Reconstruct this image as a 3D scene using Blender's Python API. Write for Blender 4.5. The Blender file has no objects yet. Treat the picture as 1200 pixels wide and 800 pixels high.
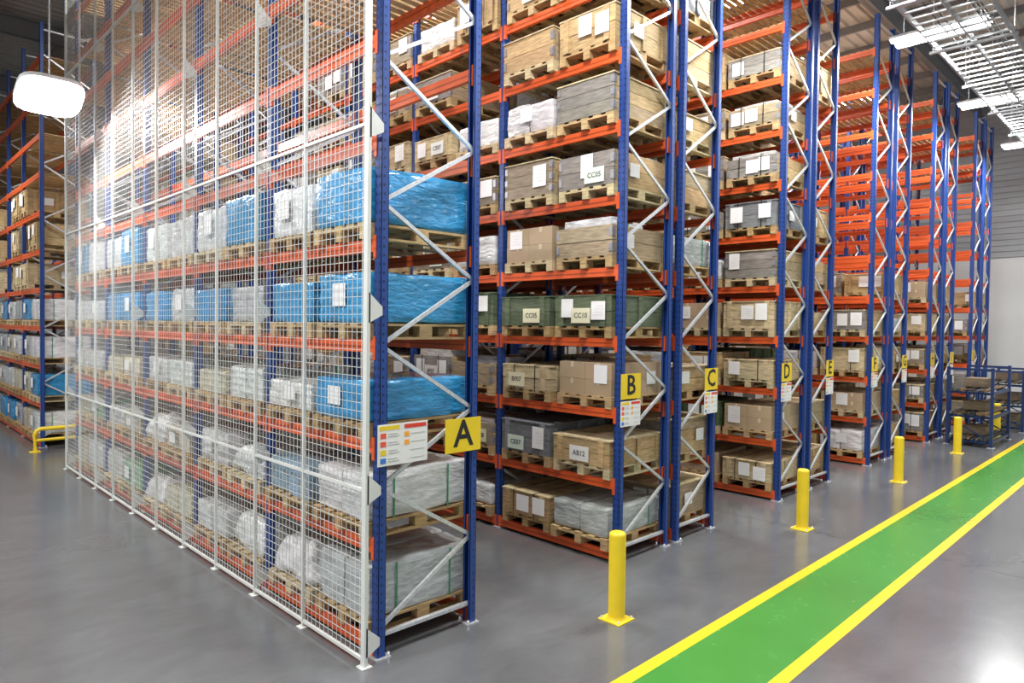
import bpy, math, random
from mathutils import Vector, Matrix, noise
random.seed(11)
SC=bpy.context.scene
# ------------------------------------------------------------------ materials
def newmat(name):
    m=bpy.data.materials.new(name); m.use_nodes=True
    nt=m.node_tree; return m,nt,nt.nodes['Principled BSDF']
def N(nt,t,**k):
    n=nt.nodes.new(t)
    for a,b in k.items(): setattr(n,a,b)
    return n
def attr_mat(name,rough,metal=0.,nscale=(3,3,3),amt=.25,bump=0.,bscale=20,coat=0.,detail=4,spec=.5,dist=1.2,bmap=(1,1,1),bd=.03):
    m,nt,b=newmat(name); L=nt.links.new
    at=N(nt,'ShaderNodeAttribute',attribute_name='Col')
    tc=N(nt,'ShaderNodeTexCoord'); mp=N(nt,'ShaderNodeMapping'); mp.inputs['Scale'].default_value=nscale
    L(tc.outputs['Object'],mp.inputs['Vector'])
    nz=N(nt,'ShaderNodeTexNoise'); nz.inputs['Scale'].default_value=1.; nz.inputs['Detail'].default_value=detail
    L(mp.outputs['Vector'],nz.inputs['Vector'])
    mr=N(nt,'ShaderNodeMapRange'); mr.inputs['From Min'].default_value=.3; mr.inputs['From Max'].default_value=.7
    mr.inputs['To Min'].default_value=1-amt; mr.inputs['To Max'].default_value=1+amt*.5
    L(nz.outputs['Fac'],mr.inputs['Value'])
    vm=N(nt,'ShaderNodeVectorMath',operation='SCALE'); L(at.outputs['Color'],vm.inputs[0]); L(mr.outputs['Result'],vm.inputs['Scale'])
    L(vm.outputs['Vector'],b.inputs['Base Color'])
    b.inputs['Roughness'].default_value=rough; b.inputs['Metallic'].default_value=metal
    b.inputs['Specular IOR Level'].default_value=spec
    if coat: b.inputs['Coat Weight'].default_value=coat
    if bump:
        mp2=N(nt,'ShaderNodeMapping'); mp2.inputs['Scale'].default_value=bmap; L(tc.outputs['Object'],mp2.inputs['Vector'])
        n2=N(nt,'ShaderNodeTexNoise'); n2.inputs['Scale'].default_value=bscale; n2.inputs['Detail'].default_value=4
        n2.inputs['Distortion'].default_value=dist
        L(mp2.outputs['Vector'],n2.inputs['Vector'])
        bp=N(nt,'ShaderNodeBump'); bp.inputs['Strength'].default_value=bump; bp.inputs['Distance'].default_value=bd
        L(n2.outputs['Fac'],bp.inputs['Height']); L(bp.outputs['Normal'],b.inputs['Normal'])
    return m
WOOD=attr_mat('timber',.7,nscale=(6,6,45),amt=.35,bump=.15,bscale=30,spec=.3)
PAINT=attr_mat('powder_coated_steel',.38,amt=.08)
GALV=attr_mat('galvanised_steel',.4,metal=.5,nscale=(30,30,30),amt=.2)
PAPER=attr_mat('printed_paper',.6,amt=.05)
WRAP=attr_mat('stretch_wrap_film',.16,nscale=(5,5,16),amt=.30,bump=.75,bscale=9,coat=.5,dist=.25,bmap=(1,1,2.6),bd=.022)
MATS=[WOOD,PAINT,GALV,PAPER,WRAP]
wood,paint,galv,paper,wrap=range(5)
EM,nt,b=newmat('led_diffuser'); b.inputs['Base Color'].default_value=(1,1,1,1); b.inputs['Emission Color'].default_value=(1,.99,.97,1); b.inputs['Emission Strength'].default_value=18
MATS.append(EM); emis=5
BLUE=(.016,.058,.26); ORANGE=(.70,.108,.024); ZINC=(.66,.68,.70); WHITE=(.82,.82,.80); BLACK=(.012,.012,.014); YEL=(.83,.60,.02)
# ------------------------------------------------------------------ mesh builder
class MB:
    def __init__(s): s.v=[];s.f=[];s.m=[];s.c=[];s.sm=[]
    def add(s,vs,fs,m,c,smooth=False):
        o=len(s.v); s.v.extend(vs)
        for f in fs: s.f.append([i+o for i in f]); s.m.append(m); s.c.append(c); s.sm.append(smooth)
    def box(s,x0,y0,z0,x1,y1,z1,m,c):
        s.add([(x0,y0,z0),(x1,y0,z0),(x1,y1,z0),(x0,y1,z0),(x0,y0,z1),(x1,y0,z1),(x1,y1,z1),(x0,y1,z1)],
              [(0,3,2,1),(4,5,6,7),(0,1,5,4),(1,2,6,5),(2,3,7,6),(3,0,4,7)],m,c)
    def bar(s,p,q,w,h,m,c,up=(0,0,1)):
        p=Vector(p);q=Vector(q);d=(q-p).normalized();u=Vector(up)
        a=d.cross(u)
        if a.length<1e-4: a=d.cross(Vector((0,1,0)))
        a.normalize(); b=a.cross(d).normalized(); a*=w/2; b*=h/2
        vs=[tuple(x) for x in (p-a-b,p+a-b,p+a+b,p-a+b,q-a-b,q+a-b,q+a+b,q-a+b)]
        s.add(vs,[(0,1,2,3),(4,7,6,5),(0,4,5,1),(1,5,6,2),(2,6,7,3),(3,7,4,0)],m,c)
    def tube(s,pts,r,m,c,n=12,cap=True):
        pts=[Vector(p) for p in pts]; rings=[]
        for i,p in enumerate(pts):
            d=((pts[min(i+1,len(pts)-1)]-pts[max(i-1,0)])).normalized()
            a=d.cross(Vector((0,0,1)))
            if a.length<1e-3: a=Vector((1,0,0))
            a.normalize(); b=d.cross(a)
            rings.append([tuple(p+(a*math.cos(t*2*math.pi/n)+b*math.sin(t*2*math.pi/n))*r) for t in range(n)])
        vs=sum(rings,[]); fs=[]
        for i in range(len(rings)-1):
            for t in range(n):
                fs.append((i*n+t,i*n+(t+1)%n,(i+1)*n+(t+1)%n,(i+1)*n+t))
        s.add(vs,fs,m,c,True)
        if cap: s.add(rings[0],[tuple(range(n))],m,c); s.add(rings[-1],[tuple(range(n))],m,c)
    def lathe(s,cx,cy,prof,m,c,n=24):
        vs=[];fs=[]
        for r,z in prof:
            for t in range(n): vs.append((cx+r*math.cos(t*2*math.pi/n),cy+r*math.sin(t*2*math.pi/n),z))
        for i in range(len(prof)-1):
            for t in range(n): fs.append((i*n+t,i*n+(t+1)%n,(i+1)*n+(t+1)%n,(i+1)*n+t))
        s.add(vs,fs,m,c,True)
    def wrapbox(s,x0,y0,z0,x1,y1,z1,m,c,amp=.015,n=8,taper=0.):
        st0=len(s.v)
        cx,cy,cz=(x0+x1)/2,(y0+y1)/2,(z0+z1)/2
        hx,hy,hz=(x1-x0)/2,(y1-y0)/2,(z1-z0)/2; r=.035 if not taper else .1
        def disp(p):
            q=Vector(p); 
            k=Vector((max(-hx+r,min(hx-r,q.x)),max(-hy+r,min(hy-r,q.y)),max(-hz+r,min(hz-r,q.z))))
            d=q-k
            if d.length>1e-6: q=k+d.normalized()*r
            w=Vector((q.x+cx,q.y+cy,(q.z+cz)))
            nn=noise.noise(w*4.5)*amp+noise.noise(Vector((w.x*6,w.y*6,w.z*22)))*amp*.6
            dd=d.normalized() if d.length>1e-6 else q.normalized()
            return tuple(Vector((cx,cy,cz))+q+dd*nn)
        ax=[(0,1,2),(1,2,0),(2,0,1)]; H=(hx,hy,hz)
        for (i,j,k) in ax:
            for sg in (-1,1):
                vs=[];fs=[]
                for a in range(n+1):
                    for b in range(n+1):
                        def st(t): 
                            u=t/n; u=(-1+2*u); return math.copysign(abs(u)**.75,u)
                        p=[0,0,0]; p[i]=H[i]*st(a); p[j]=H[j]*st(b); p[k]=sg*H[k]
                        vs.append(disp(p))
                for a in range(n):
                    for b in range(n):
                        f=(a*(n+1)+b,(a+1)*(n+1)+b,(a+1)*(n+1)+b+1,a*(n+1)+b+1)
                        fs.append(f if sg>0 else f[::-1])
                s.add(vs,fs,m,c,True)
        if taper:
            for i in range(st0,len(s.v)):
                x,y,z=s.v[i]; t=max(0,(z-z0)/(z1-z0)); k=1-taper*t*t
                s.v[i]=(cx+(x-cx)*k,cy+(y-cy)*k,z)
    def text(s,st,org,xd,yd,size,m,c):
        vs,fs=textmesh(st); o=Vector(org);xd=Vector(xd)*size;yd=Vector(yd)*size
        s.add([tuple(o+xd*v[0]+yd*v[1]) for v in vs],fs,m,c)
    def make(s,name,loc=None):
        me=bpy.data.meshes.new(name); me.from_pydata(s.v,[],s.f)
        used=sorted(set(s.m)); mp={u:i for i,u in enumerate(used)}
        for u in used: me.materials.append(MATS[u])
        me.polygons.foreach_set('material_index',[mp[x] for x in s.m])
        me.polygons.foreach_set('use_smooth',s.sm)
        ca=me.color_attributes.new(name='Col',type='FLOAT_COLOR',domain='CORNER')
        buf=[]
        for f,c in zip(s.f,s.c): buf.extend((c[0],c[1],c[2],1.)*len(f))
        ca.data.foreach_set('color',buf); me.update()
        o=bpy.data.objects.new(name,me); SC.collection.objects.link(o); return o
TM={}
def textmesh(st):
    if st in TM: return TM[st]
    c=bpy.data.curves.new('tmp','FONT'); c.body=st; c.size=1; c.align_x='CENTER'; c.align_y='CENTER'; c.resolution_u=2; c.offset=.018
    o=bpy.data.objects.new('tmp',c); SC.collection.objects.link(o)
    dg=bpy.context.evaluated_depsgraph_get(); me=bpy.data.meshes.new_from_object(o.evaluated_get(dg))
    r=([tuple(v.co) for v in me.vertices],[tuple(p.vertices) for p in me.polygons])
    bpy.data.objects.remove(o); bpy.data.curves.remove(c); bpy.data.meshes.remove(me)
    TM[st]=r; return r
def jit(c,a=.12):
    k=1+random.uniform(-a,a); return tuple(min(1,x*k*(1+random.uniform(-a,a)*.25)) for x in c)
# ------------------------------------------------------------------ layout
YE=4.86; BAY=2.10; Z0=.145; DZ=.8736; TOP=9.6; NL=11
zk=lambda k:Z0+DZ*k
# ------------------------------------------------------------------ racking
def upright(mb,x,sgn,y,h,detail):
    t=.005; i=-sgn
    def bx(xa,ya,za,xb,yb,zb,m=paint,c=BLUE): mb.box(min(xa,xb),ya,za,max(xa,xb),yb,zb,m,c)
    bx(x,y-.05,.01,x+i*t,y+.05,h)
    bx(x,y-.05,.01,x+i*.075,y-.05+t,h); bx(x,y+.05-t,.01,x+i*.075,y+.05,h)
    bx(x+i*.075,y-.05,.01,x+i*.070,y-.028,h); bx(x+i*.075,y+.028,.01,x+i*.070,y+.05,h)
    bx(x-i*.03,y-.075,0,x+i*.12,y+.075,.012,galv,ZINC)
    for by in (-.06,.06):
        mb.lathe(x+i*.10,y+by,[(.0,.045),(.012,.045),(.012,.012)],galv,ZINC,8)
    if detail:
        z=.12
        xo=x-i*.0012
        while z<h-.05:
            for oy in (-.026,.026):
                w=.009; hh=.016
                mb.add([(xo,y+oy-w,z-hh),(xo,y+oy+w,z-hh*.6),(xo,y+oy+w*.8,z+hh),(xo,y+oy-w*.8,z+hh*.8)],[(0,1,2,3)],paint,(.004,.01,.05))
            if z<8:
                yy=y-.0512; xc=x+i*.03; w=.009; 
                mb.add([(xc-w,yy,z-.009),(xc+w,yy,z-.009),(xc+w,yy,z+.009),(xc-w,yy,z+.009)],[(0,1,2,3)],paint,(.004,.01,.05))
            z+=.075
def racking(x0,x1,y0,nb,h=TOP,levels=range(NL),detail=1,decks=(9,10)):
    mb=MB()
    for b in range(nb+1):
        y=y0+.05+b*BAY
        upright(mb,x0,-1,y,h,detail and b<4); upright(mb,x1,1,y,h,detail and b<2)
        xa,xb=x0+.05,x1-.05; z=.25
        mb.bar((xa,y,z-.06),(xb,y,z-.06),.03,.045,galv,ZINC,up=(0,1,0))
        flip=b%2
        while z<h-.7:
            p,q=((xa,y,z),(xb,y,z+.6)) if not flip else ((xb,y,z),(xa,y,z+.6))
            mb.bar(p,q,.034,.028,galv,ZINC,up=(0,1,0)); flip=not flip; z+=.62
        mb.bar((xa,y,h-.15),(xb,y,h-.15),.03,.045,galv,ZINC,up=(0,1,0))
    for b in range(nb):
        ya=y0+.1+b*BAY; yb=ya+BAY-.1
        for k in levels:
            z=zk(k)
            for xf,sg in ((x0,1),(x1,-1)):
                xs=sorted((xf-sg*.004,xf+sg*.046))
                oc=jit(ORANGE,.06)
                mb.box(xs[0],ya,z-.11,xs[1],yb,z,paint,oc)
                mb.box(xs[0]-.003,ya+.04,z-.065,xs[1]+.003,yb-.04,z-.05,paint,(ORANGE[0]*.6,ORANGE[1]*.6,ORANGE[2]*.6))
                for ye,w in ((ya,.035),(yb,-.035)):
                    a,c=sorted((ye-w*.9,ye+w*.3))
                    mb.box(xs[0]-.004,a,z-.17,xs[1]-.02 if sg>0 else xs[1]+.004,c,z+.03,paint,oc)
            if k in decks:
                n=15
                for i in range(n):
                    yy=ya+.05+i*(yb-ya-.14)/(n-1)
                    mb.box(x0+.01,yy-.045,z,x1-.01,yy+.045,z+.02,wood,jit((.58,.40,.20),.15))
    return mb.make('pallet_racking')
# ------------------------------------------------------------------ goods
PINE=(.50,.35,.175); OLD=(.29,.24,.175); PALE=(.58,.465,.28); GREY=(.27,.25,.22)
def pallet(mb,x0,y0,x1,y1,z,full=True):
    c=jit(random.choice([PINE,PALE,PINE,(.45,.30,.14)]),.1)
    wy=y1-y0; lx=x1-x0
    for yy in (y0,y0+wy/2-.05,y1-.1):
        mb.box(x0,yy,z,x1,yy+.1,z+.022,wood,jit(c,.08))
        for xx in (x0,x0+lx/2-.07,x1-.14):
            mb.box(xx,yy,z+.022,xx+.14,yy+.1,z+.10,wood,jit(c,.12))
    for xx in (x0,x0+lx/2-.07,x1-.14): mb.box(xx,y0,z+.10,xx+.14,y1,z+.121,wood,jit(c,.08))
    n=5
    for i in range(n):
        a=y0+i*(wy-.125)/(n-1); mb.box(x0,a,z+.121,x1,a+.125,z+.143,wood,jit(c,.1))
CODES=['CC08','CC10','CE10','BF10','CC21','CC05','BF07','CC06','AB12','CE07','CC14']
def labels(mb,x,y,yc,xc,z0,z1,code=True,n=1):
    hz=z1-z0
    slots=[-.25,.0,.25]; random.shuffle(slots)
    if code:
        s_=slots.pop()*.6; oy=yc+s_; z=z0+.04; w=.31;h=.19
        mb.box(x-.009,oy-w/2,z,x-.006,oy+w/2,z+h,paper,random.choice([(.64,.74,.63),(.76,.78,.74),(.76,.76,.72),(.74,.71,.5)]))
        mb.text(random.choice(CODES),(x-.0105,oy,z+h/2),(0,-1,0),(0,0,1),.09,paper,(.06,.06,.06))
    for i in range(n):
        w=random.uniform(.19,.25); h=min(hz*.7,random.uniform(.22,.30)); oy=yc+slots[i%len(slots)]+random.uniform(-.03,.03); z=z1-h-random.uniform(.01,.07)
        mb.box(x-.006,oy-w/2,z,x-.003,oy+w/2,z+h,paper,jit((.86,.86,.85),.05))
        if random.random()<.5:
            for q in range(4): mb.box(x-.0072,oy-w*.36,z+h*(.25+.16*q),x-.006,oy+w*random.uniform(.0,.36),z+h*(.265+.16*q),paper,(.5,.5,.52))
    if random.random()<.4:
        ox=xc+random.uniform(-.3,.3); w=.2;h=.17; z=z0+hz*.3
        mb.box(ox-w/2,y-.006,z,ox+w/2,y-.003,z+h,paper,(.8,.8,.78))
def crate(mb,x0,y0,x1,y1,z,h,kind,near):
    pallet(mb,x0,y0,x1,y1,z); zb=z+.143; t=.024
    if kind in('collar','pine','green','greyc'):
        base={'collar':random.choice([OLD,GREY,GREY,(.36,.29,.19),PINE]),'pine':random.choice([PINE,PALE]),'green':random.choice([(.085,.13,.06),(.12,.15,.09)]),'greyc':(.20,.21,.22)}[kind]
        nb=max(2,round(h/.17)); ph=h/nb
        for i in range(nb):
            a=zb+i*ph+.003; b=zb+(i+1)*ph-.003; e=random.uniform(-.005,.005)
            mb.box(x0+e,y0,a,x0+t+e,y1,b,wood,jit(base,.14)); mb.box(x1-t,y0,a,x1,y1,b,wood,jit(base,.14))
            mb.box(x0+t,y0+.002,a,x1-t,y0+t,b,wood,jit(base if kind!='collar' else random.choice([PINE,PINE,(.40,.31,.19)]),.14)); mb.box(x0+t,y1-t,a,x1-t,y1-.002,b,wood,jit(base,.14))  # collar walls facing the walkway tinted lighter and warmer, light put into the colour
            if kind=='collar':
                for cx_ in (x0-.004,x1-.05+.004):
                    mb.box(cx_,y0-.004,a+ph*.25,cx_+.05,y0-.001,b-ph*.2,galv,(.4,.4,.42))
                mb.box(x0-.006,y0,a+ph*.25,x0-.003,y0+.05,b-ph*.2,galv,(.35,.35,.37)); mb.box(x0-.006,y1-.05,a+ph*.25,x0-.003,y1,b-ph*.2,galv,(.35,.35,.37))
        if kind!='collar':
            for yy in (y0+.08,y1-.16): mb.box(x0-.022,yy,zb,x0,yy+.08,zb+h,wood,jit(base,.1))
            for xx in (x0+.12,(x0+x1)/2-.04,x1-.2): mb.box(xx,y0-.02,zb,xx+.08,y0,zb+h,wood,jit(base,.1))
        open_top=kind=='collar' and random.random()<.4
        lid=jit(PALE if kind not in('green','greyc') else base,.08); n=4
        if not open_top:
            for i in range(n):
                a=y0-.01+i*(y1-y0+.02)/n; mb.box(x0-.01,a,zb+h,x1+.01,a+(y1-y0+.02)/n-.004,zb+h+.018,wood,jit(lid,.1))
        else:
            for j in range(3):
                a=x0+.06+j*(x1-x0-.12)/3; mb.wrapbox(a,y0+.06,zb,a+(x1-x0-.12)/3-.02,y1-.06,zb+h+random.uniform(-.06,.12),wrap,jit((.6,.6,.58),.25),.01,3)
        if random.random()<.35:
            for yy in (y0+.25,y1-.25): mb.box(x0-.025,yy,z+.12,x0-.022,yy+.014,zb+h+.02,paint,BLACK); mb.box(x0-.02,yy,zb+h+.018,x1+.02,yy+.014,zb+h+.021,paint,BLACK)
        xf=x0-.026 if kind!='collar' else x0-.008
        labels(mb,xf,y0-.022,(y0+y1)/2,(x0+x1)/2,zb,zb+h,near==1 and random.random()<.55,random.choice([0,1,1,2]) if near==1 else random.choice([1,2,2]))
    else:
        c={'wblue':(.04,.30,.60),'wwhite':(.70,.71,.71),'wgrey':(.45,.47,.47),'wgb':(.28,.40,.52),'wgreen':(.30,.50,.32),'wtan':(.62,.56,.42),'sack':(.74,.74,.73),'carton':(.45,.33,.21)}[kind]
        c=jit(c,.08); r=.02
        if kind=='carton':
            for i in range(3):
                for j in range(2):
                    for q in range(2):
                        xa=x0+.02+i*(x1-x0-.04)/3; ya=y0+.02+j*(y1-y0-.04)/2; za=zb+q*h/2
                        xb=xa+(x1-x0-.04)/3-.004; yb=ya+(y1-y0-.04)/2-.004; zz=za+h/2-.003
                        mb.box(xa,ya,za,xb,yb,zz,paper,jit(c,.1))
                        mb.box(xa+.01,(ya+yb)/2-.025,zz-.0005,xb-.01,(ya+yb)/2+.025,zz+.001,paper,(.6,.5,.35))
                        if i==0: mb.box(xa-.002,(ya+yb)/2-.025,zz-.07,xa-.0005,(ya+yb)/2+.025,zz,paper,(.6,.5,.35))
            labels(mb,x0+.018,y0+.018,(y0+y1)/2,(x0+x1)/2,zb,zb+h,False,1)
            return
        if kind=='wblue':
            mb.wrapbox(x0+.01,y0+.01,zb,x1-.01,y1-.01,zb+h,wrap,c,.022,10 if near else 6)
        elif kind=='sack':
            for a,b_ in ((x0+.02,(x0+x1)/2-.01),((x0+x1)/2+.01,x1-.02)):
                mb.wrapbox(a,y0+.03,zb-.004,b_,y1-.03,zb+h*random.uniform(.9,1.05),wrap,jit(c,.05),.06,9,taper=.30)
        else:
            ny=2; 
            for i in range(ny):
                a=y0+.015+i*(y1-y0-.03)/ny; b=a+(y1-y0-.03)/ny-.004
                mb.wrapbox(x0+.02+random.uniform(0,.02),a,zb,x1-.02,b,zb+h*random.uniform(.94,1.0),wrap,jit(c,.06),.016,8 if near else 5)
            for xx in (x0+.3,x1-.3): mb.box(xx,y0+.0,zb,xx+.015,y0+.004,zb+h*.95,paint,(.05,.3,.15))
        if kind!='sack' and random.random()<.4: 
            w=.22; oy=(y0+y1)/2+random.uniform(-.1,.1); mb.box(x0-.016,oy-w/2,zb+h*.35,x0-.012,oy+w/2,zb+h*.8,paper,(.8,.8,.8))
def goods(x0,x1,y0,nb,plan,name,nearb=2,nv=1):
    mb=MB(); xa,xb=x0-.05,x1+.05
    for b in range(nb):
        for s_ in range(2):
            ya=y0+.13+b*BAY+s_*.99; yb=ya+.93
            for k in range(10):
                r=plan(k,b*2+s_)
                if not r: continue
                kind,h=r; e=random.uniform(-.03,.03)
                crate(mb,xa+e,ya,xb+e,yb-random.uniform(0,.05),zk(k)+.001,h,kind,nv if b<nearb else 0)
    return mb.make(name)
PA={4:['wblue','wwhite','wblue','wwhite','wwhite','wwhite','wblue','wwhite','wwhite','wblue'],
    3:['wblue','wblue','wgrey','wblue','wwhite','wblue','wblue','wblue','wwhite','wwhite'],
    2:['wblue','wwhite','wwhite','wtan','wwhite','wwhite','wtan','wtan','wwhite','wwhite'],
    1:['wwhite','wgb','sack','wwhite','wtan','sack','wtan','wwhite','wgreen','wtan'],
    0:['wgrey','sack','sack','wwhite','wtan','sack','wgreen','wwhite','wwhite','wtan']}
HA={4:.58,3:.46,2:.40,1:.44,0:.50}
def planA(k,c):
    if k in PA: return PA[k][c],HA[k]*random.uniform(.84,1.0)*(1 if c<1 or k>2 else random.uniform(.75,1))
    return None
def planW(maxk,fill=.95,pine=.30,greenk=3):
    def f(k,c):
        if k>maxk or random.random()>fill: return None
        q=random.random()
        kind='pine' if q<pine else 'collar' if q<.80 else 'carton' if q<.87 else 'wwhite' if q<.92 else 'wgrey' if q<.95 else 'greyc'
        if k==greenk and random.random()<.6: kind='green'
        return kind,random.choice([.32,.38,.42,.46])
    return f
XA=(3.25,4.37)
rk=[('A',*XA),('B',6.705,7.80),('C',8.0,9.005),('D',11.19,12.25),('E',12.42,13.42),('F',15.61,16.7),('G',16.98,18.06),
    ('H',20.1,21.15),('I',21.36,22.4),('J',24.6,25.6),('K',25.85,26.9)]
for n,a,b in rk:
    det=n in 'ABCDEF'
    racking(a,b,YE,5,detail=det,h=TOP if n!='A' else 9.2,decks=(9,10) if n!='A' else (7,8,9,10))
goods(*XA,YE,5,planA,'shrink_wrapped_pallet_goods',3)
goods(6.705,7.80,YE,4,planW(8,.99),'wooden_crates_on_pallets')
goods(8.0,9.005,YE,4,planW(8,.9),'wooden_crates_on_pallets')
goods(11.19,12.25,YE,4,planW(8,.99,greenk=1),'wooden_crates_on_pallets',2,2)
goods(12.42,13.42,YE,3,planW(8,.85,greenk=2),'wooden_crates_on_pallets',0)
goods(15.61,16.7,YE,3,planW(3,.98,greenk=9),'wooden_crates_on_pallets',3,2)
goods(16.98,18.06,YE,3,planW(4,.85,greenk=9),'wooden_crates_on_pallets',0)
goods(20.1,21.15,YE,2,planW(4,.95,greenk=9),'wooden_crates_on_pallets',2,2)
goods(21.36,22.4,YE,2,planW(4,.9,greenk=9),'wooden_crates_on_pallets',0)
goods(24.6,25.6,YE,2,planW(4,.9,greenk=9),'wooden_crates_on_pallets',0)
goods(25.85,26.9,YE,2,planW(4,.9,greenk=9),'wooden_crates_on_pallets',0)
racking(3.2,4.3,18.4,5,detail=0,decks=(7,8,9,10))
def planA2(k,c):
    if k>6: return None
    if k<4: return random.choice(['wwhite','wblue','wwhite','wgrey','wtan']),.5
    return ('pine',.45) if random.random()<.5 else None
goods(3.2,4.3,18.4,4,planA2,'shrink_wrapped_pallet_goods',0)
racking(6.705,7.8,18.4,3,detail=0); racking(8.0,9.0,18.4,3,detail=0)
goods(6.705,7.8,18.4,3,planW(8,.9),'wooden_crates_on_pallets',0)
# ------------------------------------------------------------------ mesh fence
def fence():
    mb=MB(); x=3.10; y0,y1=YE-.02,15.46; H=9.1; W=(.64,.66,.64); sp=.075; W2=(.66,.68,.65)
    y=y0
    while y<y1: mb.box(x-.002,y-.0022,.06,x+.002,y+.0022,H,paint,W); y+=sp
    z=.06
    while z<H: mb.box(x-.002,y0,z-.0022,x+.002,y1,z+.0022,paint,W); z+=sp
    n=10
    for i in range(n+1):
        y=y0+i*(y1-y0)/n; w=.03 if i in(0,n) else .011
        mb.box(x-.018,y-w,0,x+.015,y+w,H,paint,W2)
        mb.box(x-.05,y-.05,0,x+.05,y+.05,.008,paint,W2)
    for z in (.06,1.5,4.57,7.6,H):
        mb.box(x-.015,y0,z-.013,x+.012,y1,z+.013,paint,W2)
    for z in (.2,1.5,3.03,4.57,6.1,7.6):
        for i in (0,2,4,6,8,10):
            y=y0+i*(y1-y0)/n
            mb.add([(x,y-.022,z-.12),(x,y-.022,z+.14),(x+.135,y-.022,z+.02),(x+.135,y-.022,z-.05),
                    (x,y-.030,z-.12),(x,y-.030,z+.14),(x+.135,y-.030,z+.02),(x+.135,y-.030,z-.05)],
                   [(0,1,2,3),(7,6,5,4),(0,4,5,1),(1,5,6,2),(2,6,7,3),(3,7,4,0)],paint,W2)
    return mb.make('wire_mesh_fence')
fence()
# ------------------------------------------------------------------ signs
def letter_sign(ch,xa,xb,zc,h=.32,plac=True):
    mb=MB(); y=YE-.012
    mb.box(xa,y-.006,zc-h/2,xb,y,zc+h/2,paint,YEL)
    mb.text(ch,((xa+xb)/2,y-.0075,zc+.005),(1,0,0),(0,0,1),h*1.1,paper,BLACK)
    mb.make('aisle_letter_sign')
def placard(xa,xb,z0,z1):
    mb=MB(); y=YE-.012; w=xb-xa; h=z1-z0
    mb.box(xa,y-.005,z0,xb,y,z1,paper,(.8,.8,.79))
    def r(a,b,c,d,col): mb.box(xa+a*w,y-.0065,z0+c*h,xa+b*w,y-.005,z0+d*h,paper,col)
    r(.03,.42,.86,.96,YEL); r(.52,.97,.86,.96,(.7,.05,.03))
    for i in range(4):
        z=.66-.2*i
        r(.05,.16,z,z+.13,[(.8,.1,.05),(.8,.1,.05),YEL,(.05,.2,.6)][i]); r(.20,.42,z+.03,z+.05,(.45,.45,.45)); r(.20,.38,z+.09,z+.11,(.45,.45,.45))
        if i<2: r(.52,.62,z,z+.12,(.9,.4,.05))
        r(.65,.94,z+.05,z+.07,(.5,.5,.5))
    mb.make('safety_notice_placard')
letter_sign('A',3.96,4.40,1.86); placard(3.22,3.75,1.68,2.04)
for ch,xa,xb in [('B',6.68,7.09),('C',8.66,9.02),('D',11.17,11.56),('E',13.1,13.45),('F',15.6,15.98),('G',17.7,18.07),('H',20.1,20.45),('I',22.05,22.4),('J',24.6,24.95)]:
    letter_sign(ch,xa,xb,2.18,.31); placard(xa,xb,1.69,2.0)
# ------------------------------------------------------------------ bollards, guard
for i in range(5):
    X=5.44+i*4.488; Y=3.95; mb=MB()
    mb.box(X-.13,Y-.13,.0,X+.13,Y+.13,.012,paint,YEL)
    mb.lathe(X,Y,[(.1,.012),(.088,.03),(.084,.05),(.084,.84),(.08,.862),(.06,.875),(.0,.88)],paint,YEL)
    for a in(-1,1):
        for b_ in(-1,1): mb.lathe(X+a*.105,Y+b_*.105,[(.0,.035),(.012,.035),(.012,.012)],galv,ZINC,6)
    mb.make('safety_bollard')
mb=MB()
mb.tube([(3.0,17.9,0),(3.0,17.9,.38),(3.03,17.9,.46),(3.1,17.9,.5),(4.25,17.9,.5),(4.35,17.9,.46),(4.4,17.9,.38),(4.4,17.9,0)],.045,paint,YEL)
mb.tube([(3.0,17.9,.25),(4.4,17.9,.25)],.035,paint,YEL)
mb.box(2.9,17.8,0,3.1,18.0,.012,paint,YEL); mb.box(4.3,17.8,0,4.5,18.0,.012,paint,YEL)
mb.make('rack_end_guard')
# ------------------------------------------------------------------ low bar-stock racks
def lowrack(X0,Y0,X1,Y1,H):
    mb=MB(); B2=(.012,.035,.13)
    for x in (X0,X1):
        for y in (Y0,Y1):
            mb.box(x-.035,y-.035,0,x+.035,y+.035,H,paint,B2); mb.box(x-.08,y-.08,0,x+.08,y+.08,.012,galv,ZINC)
        for z in (.12,.75,1.35,H-.05): mb.bar((x,Y0,z),(x,Y1,z),.05,.06,paint,B2)
        mb.bar((x,Y0,.15),(x,Y1,.7),.03,.03,paint,B2)
    for y in (Y0,Y1):
        for z in (.12,.75,1.35): mb.bar((X0,y,z),(X1,y,z),.04,.08,paint,B2)
    for z in (.17,.8,1.4):
        for i in range(9):
            y=Y0+.1+i*(Y1-Y0-.2)/8; r=random.uniform(.02,.045)
            mb.tube([(X0-.25+random.uniform(0,.2),y,z+r),(X1+.3-random.uniform(0,.3),y,z+r)],r,galv if i%2 else wood,random.choice([(.06,.06,.06),(.14,.14,.14),(.2,.13,.07)]),8)
        mb.box(X0+.4,Y0+.2,z+.09,X0+1.1,Y1-.25,z+.3,wood,jit((.2,.15,.1),.2))
    mb.make('bar_stock_rack')
lowrack(20.4,3.55,22.5,4.5,2.0); lowrack(24.3,3.5,26.6,4.5,1.8)
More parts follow.
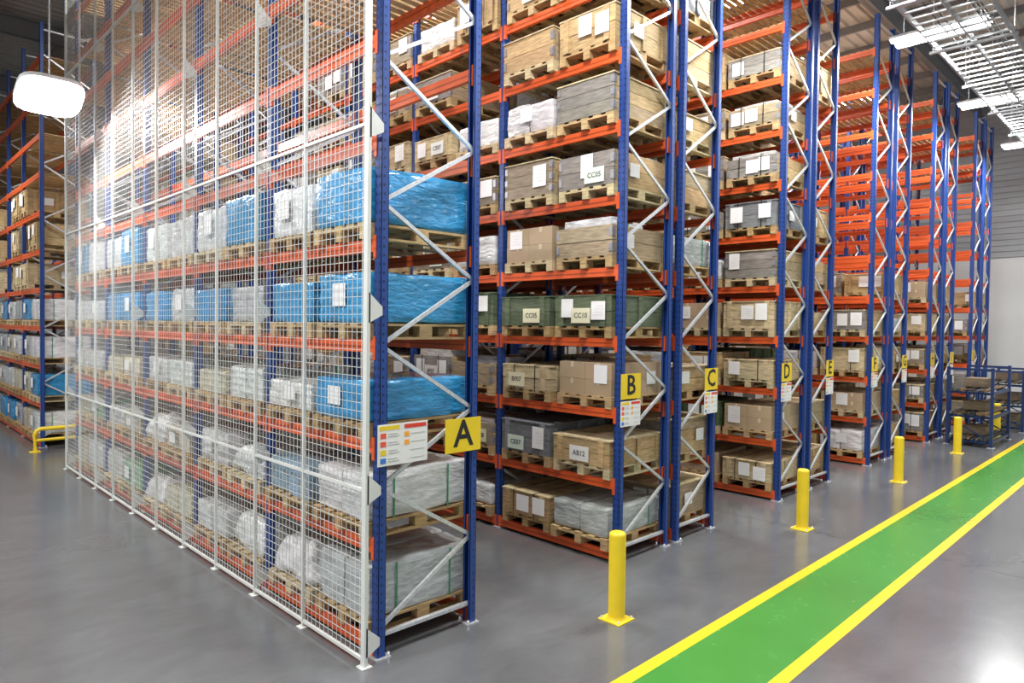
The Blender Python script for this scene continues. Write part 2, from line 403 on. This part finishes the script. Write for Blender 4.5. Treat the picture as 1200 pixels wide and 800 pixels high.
# ------------------------------------------------------------------ floor, markings
def plain(name,col,rough,nz=0,sc=1.,bumps=0,spec=.5,marks=False):
    m,nt,b=newmat(name); L=nt.links.new
    tc=N(nt,'ShaderNodeTexCoord'); n=N(nt,'ShaderNodeTexNoise'); n.inputs['Scale'].default_value=sc; n.inputs['Detail'].default_value=8; n.inputs['Roughness'].default_value=.6
    L(tc.outputs['Object'],n.inputs['Vector'])
    r=N(nt,'ShaderNodeMapRange'); r.inputs['From Min'].default_value=.3; r.inputs['From Max'].default_value=.7; r.inputs['To Min'].default_value=1-nz; r.inputs['To Max'].default_value=1+nz
    L(n.outputs['Fac'],r.inputs['Value'])
    out=r.outputs['Result']
    if marks:
        mp=N(nt,'ShaderNodeMapping'); mp.inputs['Scale'].default_value=(.8,1.6,1); mp.inputs['Rotation'].default_value=(0,0,.25); L(tc.outputs['Object'],mp.inputs['Vector'])
        n3=N(nt,'ShaderNodeTexNoise'); n3.inputs['Scale'].default_value=1.6; n3.inputs['Detail'].default_value=10; n3.inputs['Roughness'].default_value=.7; n3.inputs['Distortion'].default_value=.6; L(mp.outputs['Vector'],n3.inputs['Vector'])
        r3=N(nt,'ShaderNodeMapRange'); r3.inputs['From Min'].default_value=.35; r3.inputs['From Max'].default_value=.65; r3.inputs['To Min'].default_value=.88; r3.inputs['To Max'].default_value=1.08; L(n3.outputs['Fac'],r3.inputs['Value'])
        mm=N(nt,'ShaderNodeMath',operation='MULTIPLY'); L(out,mm.inputs[0]); L(r3.outputs['Result'],mm.inputs[1]); out=mm.outputs[0]
    v=N(nt,'ShaderNodeVectorMath',operation='SCALE'); v.inputs[0].default_value=col; L(out,v.inputs['Scale']); L(v.outputs['Vector'],b.inputs['Base Color'])
    r2=N(nt,'ShaderNodeMapRange'); r2.inputs['To Min'].default_value=rough*.8; r2.inputs['To Max'].default_value=rough*1.25
    n2=N(nt,'ShaderNodeTexNoise'); n2.inputs['Scale'].default_value=sc*2; n2.inputs['Detail'].default_value=3; L(tc.outputs['Object'],n2.inputs['Vector'])
    L(n2.outputs['Fac'],r2.inputs['Value']); L(r2.outputs['Result'],b.inputs['Roughness']); b.inputs['Specular IOR Level'].default_value=spec
    return m
def slab(name,x0,y0,z0,x1,y1,z1,mat):
    mb=MB(); mb.box(x0,y0,z0,x1,y1,z1,0,(1,1,1)); o=mb.make(name); o.data.materials[0]=mat; return o
FX0,FX1,FY0,FY1=-14,31,-12,36
slab('floor',FX0,FY0,-.2,FX1,FY1,0,plain('polished_concrete',(.118,.121,.127),.19,.09,.6,spec=.85,marks=True))
YM=plain('yellow_line_paint',(.78,.56,.02),.3,.06,3); GM=plain('green_walkway_paint',(.058,.25,.04),.25,.06,2)
slab('walkway_paint',-13,2.36,0,30,3.13,.003,GM)
slab('walkway_edge_line',-13,2.24,0,30,2.36,.003,YM); slab('walkway_edge_line',-13,3.13,0,30,3.25,.003,YM)
mb=MB()
for x in (-6,0.9,9.9,18.9,27.9): mb.box(x-.003,FY0,0,x+.003,2.2,.0012,0,(1,1,1)); mb.box(x-.003,3.3,0,x+.003,FY1,.0012,0,(1,1,1))
mb.box(FX0,-4.003,0,FX1,-3.997,.0012,0,(1,1,1))
o=mb.make('floor_expansion_joints'); o.data.materials[0]=plain('joint_sealant',(.05,.05,.052),.6)
# ------------------------------------------------------------------ walls / ceiling
CZ=11.8
wl=plain('white_wall_panel',(.70,.71,.71),.5,.03,1); wg=plain('grey_cladding',(.38,.40,.42),.45,.05,1); cgm=plain('roof_sheet',(.48,.47,.44),.5,.05,1); stl=plain('roof_steel',(.17,.18,.19),.5,.05,2)
slab('wall_east',FX1,FY0,0,FX1+.2,FY1,CZ,wl); slab('wall_north',FX0,FY1,0,FX1,FY1+.2,CZ,wl)
def cladding(name,axis):
    mb=MB(); 
    z=5.7
    while z<CZ-.1:
        if axis=='x': mb.box(FX1-.06,FY0,z,FX1-.001,FY1-.07,z+.16,0,(1,1,1))
        else: mb.box(FX0,FY1-.06,z,FX1-.07,FY1-.001,z+.16,0,(1,1,1))
        z+=.22
    if axis=='x': mb.box(FX1-.02,FY0,5.7,FX1-.0005,FY1-.07,CZ-.02,0,(1,1,1))
    else: mb.box(FX0,FY1-.02,5.7,FX1-.07,FY1-.0005,CZ-.02,0,(1,1,1))
    o=mb.make(name); o.data.materials[0]=wg
cladding('wall_cladding_ribs','x'); cladding('wall_cladding_ribs','y')
mb=MB()
y=FY0
while y<FY1:
    mb.add([(FX0,y,CZ),(FX0,y+.12,CZ),(FX0,y+.17,CZ+.06),(FX0,y+.28,CZ+.06),(FX0,y+.33,CZ),(FX1,y,CZ),(FX1,y+.12,CZ),(FX1,y+.17,CZ+.06),(FX1,y+.28,CZ+.06),(FX1,y+.33,CZ)],
           [(0,5,6,1),(1,6,7,2),(2,7,8,3),(3,8,9,4)],0,(1,1,1)); y+=.33
o=mb.make('ceiling'); o.data.materials[0]=cgm
mb=MB()
for x in [i*1.8+FX0+.9 for i in range(25)]: mb.box(x-.04,FY0,CZ-.22,x+.04,FY1-.1,CZ-.002,0,(1,1,1))
for yy in (-6,0,6,12,18,24,30):
    mb.box(FX0,yy-.1,CZ-.75,FX1-.1,yy+.1,CZ-.71,0,(1,1,1)); mb.box(FX0,yy-.1,CZ-.27,FX1-.1,yy+.1,CZ-.23,0,(1,1,1)); mb.box(FX0,yy-.01,CZ-.75,FX1-.1,yy+.01,CZ-.25,0,(1,1,1))
o=mb.make('roof_purlins'); o.data.materials[0]=stl
# ------------------------------------------------------------------ cable ladder
mb=MB(); G=(.60,.62,.64)
for y in (2.3,2.85,3.4):
    mb.box(1,y-.015,7.95,30.8,y+.015,8.05,galv,G); 
x=1.
while x<30.6:
    mb.box(x,2.3,7.965,x+.05,3.4,7.99,galv,G); x+=.30
x=2.
while x<30:
    for y in (2.25,3.45): mb.tube([(x,y,7.9),(x,y,CZ)],.008,galv,G,6)
    mb.box(x-.03,2.2,7.89,x+.03,3.5,7.93,galv,G); x+=2.4
for y in (2.45,2.5,2.56,3.0,3.1): mb.tube([(1,y,8.0),(30.6,y,8.0)],.014,paint,(.03,.03,.03),6)
mb.make('cable_ladder_tray')
# ------------------------------------------------------------------ lights
def area(name,loc,sx,sy,pw,parent,col=(1,.995,.98)):
    l=bpy.data.lights.new(name,'AREA'); l.shape='RECTANGLE'; l.size=sx; l.size_y=sy; l.energy=pw; l.color=col
    o=bpy.data.objects.new(name,l); o.location=loc; SC.collection.objects.link(o); o.parent=parent; return o
def batten(x,y0,y1,z,pw):
    mb=MB()
    for dx in (-.16,.16):
        mb.box(x+dx-.07,y0,z,x+dx+.07,y1,z+.05,paint,(.75,.76,.77)); mb.box(x+dx-.065,y0+.03,z-.05,x+dx+.065,y1-.03,z-.0005,emis,(1,1,1))
    for y in (y0+.2,y1-.2):
        mb.box(x-.2,y-.02,z+.05,x+.2,y+.02,z+.07,paint,(.6,.6,.6)); mb.tube([(x,y,z+.07),(x,y,CZ)],.006,galv,ZINC,6)
    o=mb.make('linear_batten_light'); area('lamp',(x,(y0+y1)/2,z-.06),.5,y1-y0,pw,o)
for x in (-.6,4.4,9.5,14.6,19.8,25.0): batten(x,2.7,4.3,8.5,430)
for x in (5.55,10.1,14.5,19.1,23.5):
    for y in (8.2,13.0): batten(x,y-.8,y+.8,10.4,270)  # unseen battens added over the aisles to light the racks evenly
for x in (9.5,19.8): batten(x,-4,-2.4,8.5,260)
def highbay(x,y,z,pw,s=.34,tilt=0.):
    mb=MB(); n=32
    def ring(r,z):
        out=[]
        for t in range(n):
            a=t*2*math.pi/n; c,s_=math.cos(a),math.sin(a); k=1/((abs(c)**4+abs(s_)**4)**.25)
            out.append((r*k*c,r*k*s_,z))
        return out
    for r0,z0,r1,z1,m,c in ((s,-.02,s,.05,paint,(.7,.7,.7)),(s,.05,s*.6,.12,paint,(.6,.6,.6))):
        mb.add(ring(r0,z0)+ring(r1,z1),[(t,(t+1)%n,n+(t+1)%n,n+t) for t in range(n)],m,c,True)
    mb.add(ring(s*.6,.12),[tuple(range(n))],paint,(.6,.6,.6))
    mb.add(ring(s*.97,-.03),[tuple(range(n))[::-1]],emis,(1,1,1)); mb.add(ring(s*.97,-.03)+ring(s*.97,.0),[(t,(t+1)%n,n+(t+1)%n,n+t) for t in range(n)],emis,(1,1,1))
    for i in range(7): mb.box(-s*.5,-s*.5+i*s*.16,.12,s*.5,-s*.5+i*s*.16+.012,.18,paint,(.5,.5,.52))
    L_=CZ-z
    mb.tube([(0,-.12*math.sin(tilt),.12*math.cos(tilt)),(0,-L_*math.sin(tilt),L_*math.cos(tilt))],.012,galv,ZINC,6)
    o=mb.make('high_bay_light'); area('lamp',(0,0,-.05),s*2,s*2,pw,o)
    o.location=(x,y,z); o.rotation_euler=(-tilt,0,0)
highbay(2.25,12.3,6.3,260,s=.43,tilt=math.radians(24)); highbay(-2.5,6.,8.,420); highbay(-2.5,14.,8.,420); highbay(.6,21,8,300)
w=bpy.data.worlds.new('World'); SC.world=w; w.use_nodes=True; w.node_tree.nodes['Background'].inputs[0].default_value=(.92,.95,1,1); w.node_tree.nodes['Background'].inputs[1].default_value=.5
# ------------------------------------------------------------------ camera
yaw,pitch,roll=math.radians(45.3465),math.radians(-1.2879),math.radians(.7158)
F=Vector((math.cos(yaw)*math.cos(pitch),math.sin(yaw)*math.cos(pitch),math.sin(pitch))); R=Vector((math.sin(yaw),-math.cos(yaw),0)); U=R.cross(F)
R2=R*math.cos(roll)+U*math.sin(roll); U2=U*math.cos(roll)-R*math.sin(roll)
M=Matrix(((R2.x,U2.x,-F.x,-.0387),(R2.y,U2.y,-F.y,-.0693),(R2.z,U2.z,-F.z,2.9),(0,0,0,1)))
cd=bpy.data.cameras.new('camera'); cam=bpy.data.objects.new('camera',cd); SC.collection.objects.link(cam); cam.matrix_world=M
cd.lens=797.53/1200*36; cd.sensor_width=36; cd.clip_end=200; SC.camera=cam
SC.view_settings.view_transform='Standard'; SC.view_settings.exposure=.1
